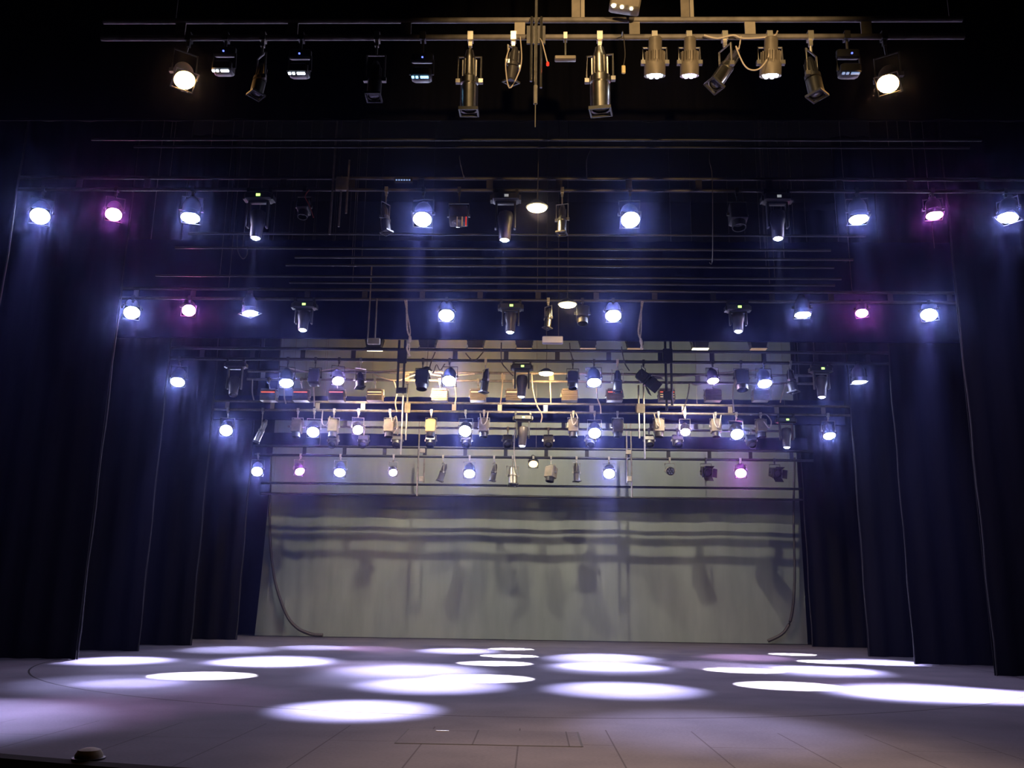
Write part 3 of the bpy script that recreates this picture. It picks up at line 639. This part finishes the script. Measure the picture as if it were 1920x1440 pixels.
# ------------------------------------------------------------------ cables
for pts, Y, lb in (
    ([(768, 597), (764, 618), (770, 635), (763, 652), (769, 668)], 14.2, 'knotted pale rope hanging left of centre below the lower eight-lamp bar'),
    ([(1200, 600), (1197, 620), (1203, 640), (1202, 655)], 14.2, 'knotted pale rope hanging right of centre below the lower eight-lamp bar')):
    o = cable(pts, Y, lb, .016, 'rope', 'rope')[0]
    cable([(x+(5 if i % 2 else -3), y) for i, (x, y) in enumerate(pts)], Y+.03, lb.replace('knotted', 'thin loose'), .01, 'rope', 'rope')
CB = [
 ([(534, 725), (533, 742), (536, 757)], 'below the leftmost white lamp before gold-lit cloth'),
 ([(588, 727), (589, 745), (589, 762)], 'under the tall black box left of centre'),
 ([(739, 714), (744, 735), (741, 755), (744, 772)], 'left of the gold-lit twin rods'),
 ([(852, 727), (855, 742), (853, 758)], 'below the central-left white lamp before gold-lit cloth'),
 ([(941, 697), (942, 720), (938, 758)], 'left of the central moving head before gold-lit cloth'),
 ([(997, 700), (999, 730), (1006, 758), (1016, 778), (1014, 792)], 'right of the central moving head, ending in a knot'),
 ([(1032, 705), (1032, 730), (1033, 757)], 'below the pendant lamp before gold-lit cloth'),
 ([(1118, 728), (1120, 745), (1126, 762), (1127, 775)], 'below the central-right white lamp before gold-lit cloth'),
 ([(1291, 715), (1291, 735), (1286, 755), (1279, 772)], 'right of the black twin rods on the right'),
 ([(1375, 716), (1374, 740), (1376, 772)], 'below the large black box on the right'),
 ([(1471, 722), (1466, 742), (1463, 755)], 'at the right end before the gold-lit cloth'),
 ([(475, 718), (473, 735), (476, 750)], 'at the left end of the flood box bar')]
for pts, lb in CB: cable(pts, 16.95 if pts[0][1] > 712 else 16.7, 'pale cable hanging '+lb, .013)
SW = [([(540, 690), (580, 694), (640, 690), (700, 697), (760, 690)], 16.75, 'long pale cable sagging along the flood box bar, left half'),
      ([(700, 702), (740, 706), (790, 700), (830, 705), (890, 701)], 16.75, 'pale cable sagging along the flood box bar beside the twin rods'),
      ([(1150, 702), (1200, 697), (1260, 706), (1330, 701), (1420, 694)], 16.75, 'long pale cable sagging along the flood box bar, right half'),
      ([(1295, 716), (1302, 722), (1312, 721)], 16.85, 'short loose cable end right of the black rods on flood bar'),
      ([(603, 775), (604, 793), (612, 797), (619, 780)], 17.9, 'cable loop by second brown box on the crowded bar'),
      ([(730, 775), (736, 792), (742, 780), (745, 800), (738, 812)], 17.9, 'cable loop by third brown box on the crowded bar'),
      ([(900, 775), (904, 796), (912, 790), (914, 775)], 17.85, 'cable loop over the brown box left of the central moving head'),
      ([(1070, 776), (1075, 796), (1083, 785), (1080, 775)], 17.85, 'cable loop over the brown box right of the central moving head'),
      ([(1228, 776), (1232, 796), (1238, 798), (1234, 780)], 17.85, 'cable loop over the brown box near the right twin rods'),
      ([(1340, 776), (1341, 795), (1348, 800), (1352, 778)], 17.85, 'cable loop over the second brown box from right'),
      ([(1426, 777), (1440, 776), (1446, 790), (1442, 802), (1432, 790)], 17.85, 'cable loop over the rightmost brown box on the crowded bar'),
      ([(966, 790), (967, 820), (964, 845), (968, 880)], 19.6, 'thin cable hanging down left of the lowest lit amber lamp'),
      ([(862, 292), (862, 300), (868, 318), (870, 330)], 11.0, 'thin pale cable hanging above the higher eight-lamp bar near centre'),
      ([(1108, 280), (1100, 300), (1102, 325)], 11.0, 'thin curved cable hanging above the higher eight-lamp bar right of centre'),
      ([(445, 440), (446, 470), (455, 485), (463, 478), (460, 468)], 12.2, 'cable loop below leftmost moving head on the higher eight-lamp bar'),
      ([(1333, 260), (1330, 300), (1338, 340), (1336, 480), (1330, 492)], 11.1, 'thin long cable hanging at upper right between top bars')]
for pts, Y, lb in SW: cable(pts, Y, lb, .012 if Y > 14 else .006, 'cable' if Y > 14 else 'dcable')
for pts, Y, lb in (([(816, 660), (808, 672), (806, 690), (812, 700), (818, 684), (825, 694), (834, 682)], 15.75, 'black coiled cable on the dark bar left of centre'),
                   ([(940, 642), (940, 668), (950, 692), (962, 705)], 15.75, 'black cable curving to the central moving head before gold-lit cloth'),
                   ([(1068, 643), (1070, 660), (1076, 677)], 15.75, 'black cable hanging over the dark bar right of centre'),
                   ([(1165, 650), (1172, 675), (1180, 695)], 15.75, 'black thin cable by the stubby black spotlight'),
                   ([(873, 662), (888, 666), (906, 660)], 15.75, 'black cable sagging below top pipe of dark bar left of moving head')):
    cable(pts, Y, lb, .011, 'dcable')

# ------------------------------------------------------------------ floor pieces
a, b, c, d = fl(740, 1394), fl(757, 1367), fl(1086, 1371), fl(1090, 1398)
t = empty('trapdoor', ((a.x+d.x)/2, (a.y+b.y)/2, 0)); tag(t, 'flat rectangular trapdoor panel set in the front stage floor', 'trapdoor')
w_, h_ = d.x-a.x, b.y-a.y
build('panel', MB().box((0, 0, .001), (w_-.01, h_-.008, .006)), 'floor', t)
f = MB()
for cx, cy, sx, sy in ((0, h_/2, w_, .006), (0, -h_/2, w_, .008), (-w_/2, 0, .006, h_), (w_/2, 0, .02, h_)): f.box((cx, cy, .0005), (sx, sy, .005))
build('joint', f, 'wall', t); build('handle', MB().box((-.35, h_/2-.1, .006), (.09, .02, .006)), 'steel', t)
a = fl(156, 1427); t = empty('footlight', (a.x, front(a.x)+.05, 0)); tag(t, 'small rounded yellowish cap on the front edge of stage at left', 'footlight')
build('cap', MB().lathe([(.075, 0), (.075, .025), (.06, .05), (.03, .06)], 16), 'foot', t); build('base', MB().lathe([(.09, .002), (.09, .01)], 16), 'black', t)

# ------------------------------------------------------------------ stage haze
m = bpy.data.materials.new('stage_haze'); m.use_nodes = True; nt = m.node_tree; nt.nodes.clear()
o = nt.nodes.new('ShaderNodeOutputMaterial'); v = nt.nodes.new('ShaderNodeVolumeScatter'); nt.links.new(v.outputs[0], o.inputs['Volume'])
v.inputs['Color'].default_value = (.36, .4, 1, 1); v.inputs['Density'].default_value = HAZE; v.inputs['Anisotropy'].default_value = .97
M['haze'] = m
tag(build('haze', MB().box((0, 13.7, 5.95), (19.8, 17, 11.8)), 'haze'), 'thin bluish stage haze glowing around the lit lamps', 'haze', kind='stuff')
write_labels()
